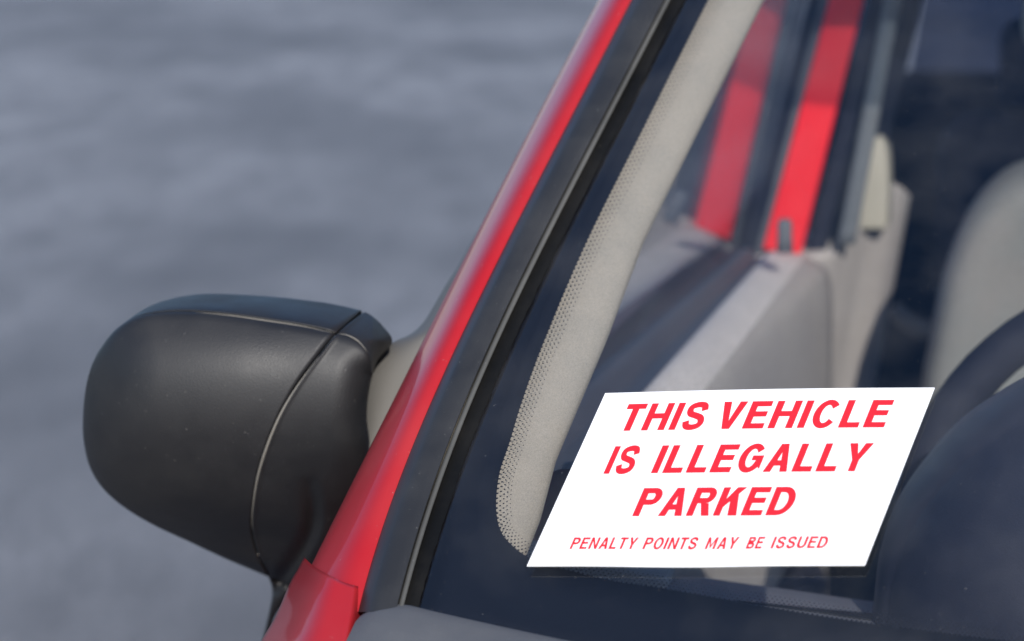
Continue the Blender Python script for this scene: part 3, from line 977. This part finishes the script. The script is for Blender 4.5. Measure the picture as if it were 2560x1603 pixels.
# far side door, quarters, tailgate, floor, bulkhead
sec = [tuple(p) for p in cat([(-0.452, 0.925), (-0.475, 0.915), (-0.50, 0.88), (-0.53, 0.78), (-0.54, 0.62), (-0.53, 0.42), (-0.50, 0.28)], 24)]
fd = part(fix_normals(sheet('passenger_door', [[(2*XC-x, y, z) for x, z in sec] for y in np.linspace(1.60, 2.62, 8)], M['red'], None)))
part(fix_normals(sheet('passenger_door_card', [[(2*XC+0.36, y, z) for z in (0.3, 0.7, 0.92)]+[(2*XC+0.43, y, 0.925)] for y in (1.55, 2.1, 2.6)], M['card'], None)))
pw = [[(2*XC-x, front_edge(x, z)*(1-q)+2.62*q, z) for x, z in sec_pane] for q in (0, 0.5, 1)]
part(sheet('passenger_window', pw, M['sideglass'], None, 0.0035))
for sg in (1, -1):
    mx = lambda x: x if sg == 1 else 2*XC-x
    part(fix_normals(sheet('rear_quarter', [[(mx(x+0.10*max(0, y-3.4)**2), y, z) for x, z in sec] for y in np.linspace(2.63, 4.15, 12)], M['red'], None)))
    part(sheet('rear_quarter_window', [[(mx(XG+0.006+(z-ZG)*TUM), y, z) for z in np.linspace(ZG-0.02, 1.43, 5)] for y in (2.78, 3.2, 3.55)], M['rearglass'], None, 0.0035))
    part(fix_normals(sheet('rear_pillar', [[(mx(XG+(z-ZG)*TUM), y-(z-ZG)*0.75, z) for z in np.linspace(ZG-0.03, 1.44, 6)] for y in (3.82, 3.95, 4.12)], M['red'], None, 0.02)))
    if sg == -1:
        part(fix_normals(sheet('rear_inner_panel', [[(mx(-0.36), y, z) for z in (0.3, 0.9)] for y in (2.65, 3.3, 4.0)], M['navy'], None)))
    else:
        part(fix_normals(sheet('rear_inner_panel', [[(mx(-0.40), y, z) for z in (0.3, 0.9)] for y in (3.2, 3.6, 4.0)], M['navy'], None)))
mp = [(1.58+0.02, 0), (2.62, 0)]
part(fix_normals(sheet('tailgate', [[(x, 4.15+0.02*math.cos((x-XC)*1.6), z) for z in (0.35, 0.6, 0.85, 0.98)] for x in np.linspace(XLO+0.06, XRO-0.06, 12)], M['red'], None, 0.03)))
part(fix_normals(sheet('tailgate_trim', [[(x, 4.10+0.02*math.cos((x-XC)*1.6), z) for z in (0.35, 0.6, 0.85, 0.985)] for x in np.linspace(XLO+0.06, XRO-0.06, 12)], M['navy'], None, 0.01)))
part(sheet('rear_window', [[(XC+(x-XC)*(1-(z-0.97)*0.3), 4.13-(z-0.97)*0.75, z) for z in np.linspace(0.97, 1.43, 5)] for x in np.linspace(XC-0.66, XC+0.66, 12)], M['rearglass'], None, 0.0035))
part(box('floor_pan', (XLO+0.03, 1.42, 0.22), (XRO-0.03, 4.1, 0.27), M['navy'], None, 0))
part(box('bulkhead', (XLO+0.06, 1.33, 0.25), (XRO-0.06, 1.36, 0.86), M['dark'], None, 0))
rs = empty('rear_seat'); rs.parent = car
def rpart(ob):
    ob.parent = rs; ob.location = CI
    return ob
rpart(box('backrest', (XC-0.56, 3.45, 0.5), (XC+0.56, 3.60, 0.98), M['navy'], None, 0.05))
rpart(box('cushion', (XC-0.56, 3.0, 0.35), (XC+0.56, 3.47, 0.55), M['navy'], None, 0.05))
for x in (-0.07, 0.55):
    rpart(box('headrest', (x-0.11, 3.50, 0.98), (x+0.11, 3.58, 1.12), M['navy'], None, 0.03))
part(box('passenger_seat', (0.50, 2.42, 0.45), (0.92, 2.54, 1.05), M['seat'], None, 0.06))
# bonnet and the other wing, below the frame
rows = []
for i in range(12):
    s = i/11
    r = []
    for j in range(21):
        q = j/20*2-1
        X = XC+q*0.70
        ye = gy(X, zbot(X)) - 0.13
        y = ye*(1-s)+(0.42+0.10*q*q)*s
        z = zbot(X)-0.035-0.03*abs(q)**3 - 0.20*s - 0.06*s**3
        r.append((X, y, z))
    rows.append(r)
part(fix_normals(sheet('bonnet', rows, M['red'], None, 0.012)))
wg = [[(2*XC-x, y, z) for x, z in [(-0.44, 0.86-0.0), (-0.48, 0.85), (-0.52, 0.78), (-0.54, 0.6), (-0.53, 0.45)]] for y in (0.5, 0.8, 1.2, 1.6)]
part(fix_normals(sheet('front_wing', [[(x, y, z-(1.6-y)*0.16) for x, y, z in r] for r in wg], M['red'], None)))
part(box('front_bumper', (XLO+0.05, 0.28, 0.30), (XRO-0.05, 0.46, 0.62), M['red'], None, 0.06))
for X in (XLO+0.10, XRO-0.10):
    for Y in (0.95, 3.45):
        w = empty('wheel'); w.parent = car
        for nm, r, wd, m in (('tyre', [0.20, 0.285, 0.285, 0.20], [-0.085, -0.075, 0.075, 0.085], 'tyre'), ('rim', [0.05, 0.20, 0.20, 0.05], [-0.07, -0.06, 0.06, 0.07], 'metal')):
            o = tube(nm, [(X+d, Y, 0.287) for d in wd], r, M[m], None, 40)
            o.parent = w; o.location = CI

# ------------------------------------------------------------------ notice on the windscreen
CN = [(1513, 983), (2337, 969), (2162, 1413), (1317, 1415)]
A_, b_ = [], []
for (u, v_), (x, y) in zip([(0, 1), (1, 1), (1, 0), (0, 0)], CN):
    A_.append([u, v_, 1, 0, 0, 0, -x*u, -x*v_]); b_.append(x)
    A_.append([0, 0, 0, u, v_, 1, -y*u, -y*v_]); b_.append(y)
HM = np.append(np.linalg.solve(np.array(A_), np.array(b_)), 1).reshape(3, 3)
def sticker_pt(u, v_, off):
    q = HM @ np.array([u, v_, 1.0]); q = q/q[2]
    # edges of the sheet are not cut or stuck perfectly straight
    wob = 5.0*math.sin(math.pi*u)*(v_-0.35)
    wob += 1.6*math.sin(9*u+0.5)*math.sin(math.pi*u)*max(0.0, 1-v_*3)**2
    return gl(q[0], q[1]-wob, off)
notice = empty('parking_notice', tuple(sticker_pt(0.5, 0, 0.0)))
notice['label'] = 'white notice with red capitals stuck on the lower windscreen'
notice['category'] = 'sticker'
NI = -notice.location
rows = [[sticker_pt(i/24, j/16, 0.0009) for i in range(25)] for j in range(17)]
sh = sheet('sheet', rows, M['paper'], notice, 0.0006); sh.location = NI
sh.data.polygons.foreach_set('use_smooth', [False]*len(sh.data.polygons))
if sh.data.polygons[0].normal.y > 0: sh.data.flip_normals()

def arcp(cx, cy, rx, ry, a0, a1, n=12):
    return [(cx+rx*math.cos(math.radians(a)), cy+ry*math.sin(math.radians(a))) for a in np.linspace(a0, a1, n)]
def band(outer, inner):
    return [[outer[i], outer[i+1], inner[i+1], inner[i]] for i in range(len(outer)-1)]
def stroke(path, s):
    P = np.array(path, float)
    T_ = np.gradient(P, axis=0)
    T_ /= np.linalg.norm(T_, axis=1)[:, None]
    Nn = np.stack([-T_[:, 1], T_[:, 0]], 1)
    return band([tuple(p) for p in P+Nn*s/2], [tuple(p) for p in P-Nn*s/2])
def rect(x0, y0, x1, y1): return [(x0, y0), (x1, y0), (x1, y1), (x0, y1)]
def glyph(c, s):
    """faces of a capital letter, cap height 1, stem s; returns (width, faces)"""
    h = s*0.86                                   # bars are a little thinner than stems
    if c == 'I': return s, [rect(0, 0, s, 1)]
    if c == 'T': w = 0.58+s*0.35; return w, [rect(0, 1-h, w, 1), rect(w/2-s/2, 0, w/2+s/2, 1-h)]
    if c == 'H': w = 0.55+s; return w, [rect(0, 0, s, 1), rect(w-s, 0, w, 1), rect(s, 0.53-h/2, w-s, 0.53+h/2)]
    if c == 'E': w = 0.46+s*0.9; return w, [rect(0, 0, s, 1), rect(s, 1-h, w-0.01, 1), rect(s, 0.53-h/2, w-0.05, 0.53+h/2), rect(s, 0, w, h)]
    if c == 'L': w = 0.42+s*0.9; return w, [rect(0, 0, s, 1), rect(s, 0, w, h)]
    if c == 'V': w = 0.62+s*0.6; k = s*1.08; yi = k*1.25; return w, [[(0, 1), (w/2-k/2, 0), (w/2, 0), (w/2, yi), (k, 1)], [(w, 1), (w-k, 1), (w/2, yi), (w/2, 0), (w/2+k/2, 0)]]
    if c == 'A':
        w = 0.64+s*0.6; k = s*1.08; yi = 1-k*1.25
        def xi(y): return k+(w/2-k)*(y/yi)
        y0, y1 = 0.22, 0.22+h
        return w, [[(0, 0), (k, 0), (w/2, yi), (w/2, 1), (w/2-k/2, 1)], [(w, 0), (w/2+k/2, 1), (w/2, 1), (w/2, yi), (w-k, 0)], [(xi(y0), y0), (w-xi(y0), y0), (w-xi(y1), y1), (xi(y1), y1)]]
    if c == 'Y':
        w = 0.62+s*0.6; k = s*1.15; m = 0.40
        return w, [rect(w/2-s/2, 0, w/2+s/2, m), [(w/2-s/2, m), (w/2, m), (w/2, m+k*0.85), (k, 1), (0, 1)], [(w/2, m), (w/2+s/2, m), (w, 1), (w-k, 1), (w/2, m+k*0.85)]]
    if c == 'K':
        w = 0.58+s*0.8; k = s*1.3
        ya, yb = 0.30, 0.30+k*1.02                       # arm leaves the stem between these heights
        mx_, my_ = s+0.15, ya+(1-ya)*0.15/(w-0.02-s)      # knee on the arm's lower edge
        nx_, ny_ = mx_+k*0.66, ya+(1-ya)*(0.15+k*0.66)/(w-0.02-s)
        return w, [rect(0, 0, s, 1), [(s, ya), (mx_, my_), (nx_, ny_), (w-0.02, 1), (w-0.02-k*1.02, 1), (s, yb)], [(mx_, my_), (w-k, 0), (w, 0), (nx_, ny_)]]
    if c == 'N': w = 0.54+s; k = s*1.55; return w, [rect(0, 0, s, 1), rect(w-s, 0, w, 1), [(s, 1), (s, 1-k), (w-s, 0), (w-s, k)]]
    if c == 'M':
        w = 0.66+s; k = s*1.7
        return w, [rect(0, 0, s, 1), rect(w-s, 0, w, 1), [(s, 1), (s, 1-k), (w/2, 0), (w/2, k)], [(w-s, 1), (w/2, k), (w/2, 0), (w-s, 1-k)]]
    if c == 'U':
        w = 0.54+s; r = w/2
        return w, [rect(0, r*0.95, s, 1), rect(w-s, r*0.95, w, 1)] + band(arcp(r, r*0.95, r, r*0.97, 180, 360, 20), arcp(r, r*0.95, r-s, r*0.95-h, 180, 360, 20))
    if c == 'O':
        w = 0.64+s*0.7
        return w, band(arcp(w/2, 0.5, w/2, 0.52, 0, 360, 40), arcp(w/2, 0.5, w/2-s, 0.52-h, 0, 360, 40))
    if c in 'CG':
        w = 0.64+s*0.6
        o = arcp(w/2, 0.5, w/2, 0.52, 38, 325 if c == 'C' else 322, 34); i = arcp(w/2, 0.5, w/2-s, 0.52-h, 34, 328 if c == 'C' else 318, 34)
        f_ = band(o, i)
        if c == 'G':
            e, g_ = o[-1], i[-1]
            f_ += [[g_, e, (w-0.01, 0.10), (w-0.01, 0.42), (w-s, 0.42)], [(w/2+0.02, 0.42), (w-0.01, 0.42), (w-0.01, 0.42+h*0.9), (w/2+0.02, 0.42+h*0.9)]]
        return w, f_
    if c == 'D':
        w = 0.58+s*0.8; r = 0.5
        bx = w-0.42
        return w, [rect(0, 0, s, 1), rect(s, 0, bx, h), rect(s, 1-h, bx, 1)] + band(arcp(bx, 0.5, w-bx, 0.5, -90, 90, 22), arcp(bx, 0.5, w-bx-s, 0.5-h, -90, 90, 22))
    def bowl(x0, x1, y0, y1):
        cyy = (y0+y1)/2; ry = (y1-y0)/2; bx = x1-ry*0.95
        return [rect(s, y0, bx, y0+h), rect(s, y1-h, bx, y1)] + band(arcp(bx, cyy, x1-bx, ry, -90, 90, 16), arcp(bx, cyy, x1-bx-s, ry-h, -90, 90, 16))
    if c == 'P': w = 0.50+s*0.9; return w, [rect(0, 0, s, 1)] + bowl(0, w, 0.40, 1)
    if c == 'R':
        w = 0.54+s*0.9
        return w, [rect(0, 0, s, 1)] + bowl(0, w-0.02, 0.44, 1) + [[(w*0.50-s*0.2, 0.44), (w-s*1.12, 0), (w, 0), (w*0.50+s*0.95, 0.44)]]
    if c == 'B': w = 0.54+s*0.8; return w, [rect(0, 0, s, 1)] + bowl(0, w-0.03, 0.53, 1) + [f_ for f_ in bowl(0, w, 0, 0.53-0.0)]
    if c == 'S':
        w = 0.56+s*0.7
        a = s/2*0.92
        pts = [(w-a*1.15, 0.70), (w-0.14-a*0.4, 0.93-a*0.55), (w/2, 1.02-a), (0.11+a*0.5, 0.92-a*0.6), (a*1.05, 0.735), (0.12+a*0.5, 0.585), (w/2, 0.515), (w-0.12-a*0.5, 0.43), (w-a, 0.275), (w-0.11-a*0.5, 0.08+a*0.6), (w/2, -0.02+a), (0.13+a*0.5, 0.07+a*0.6), (a*1.05, 0.31)]
        return w, stroke(cat(pts, 60), s*0.93)
    return 0.3, []

def word(text, u0, u1, v0, v1, s, gap, off):
    """one word laid on the sheet between two measured ends"""
    gs = [glyph(c, s) for c in text]
    tot = sum(g[0] for g in gs) + gap*(len(gs)-1)
    k = (u1-u0)/tot
    verts, faces = [], []
    x = 0.0
    for w_, fs in gs:
        for fc in fs:
            i0 = len(verts)
            pl = fc if sum(fc[i][0]*fc[(i+1) % len(fc)][1]-fc[(i+1) % len(fc)][0]*fc[i][1] for i in range(len(fc))) > 0 else fc[::-1]
            for a, b2 in pl:
                verts.append(sticker_pt(u0+(x+a)*k, v0+b2*(v1-v0), off))
            faces.append(tuple(range(i0, len(verts))))
        x += w_+gap
    o = mesh_obj('lettering', verts, faces, M['ink'], notice, False)
    o.location = NI
    return o
for line in [[('THIS', .090, .346), ('VEHICLE', .385, .896), .772, .930, .222, .145], [('IS', .107, .192), ('ILLEGALLY', .252, .886), .523, .682, .222, .145],
             [('PARKED', .252, .720), .279, .438, .222, .13],
             [('PENALTY', .106, .302), ('POINTS', .325, .483), ('MAY', .511, .602), ('BE', .632, .678), ('ISSUED', .705, .866), .095, .160, .20, .15]]:
    v0, v1, s, gap_ = line[-4:]
    for t_, a, b2 in line[:-4]:
        word(t_, a, b2, v0, v1, s, gap_, 0.00115)
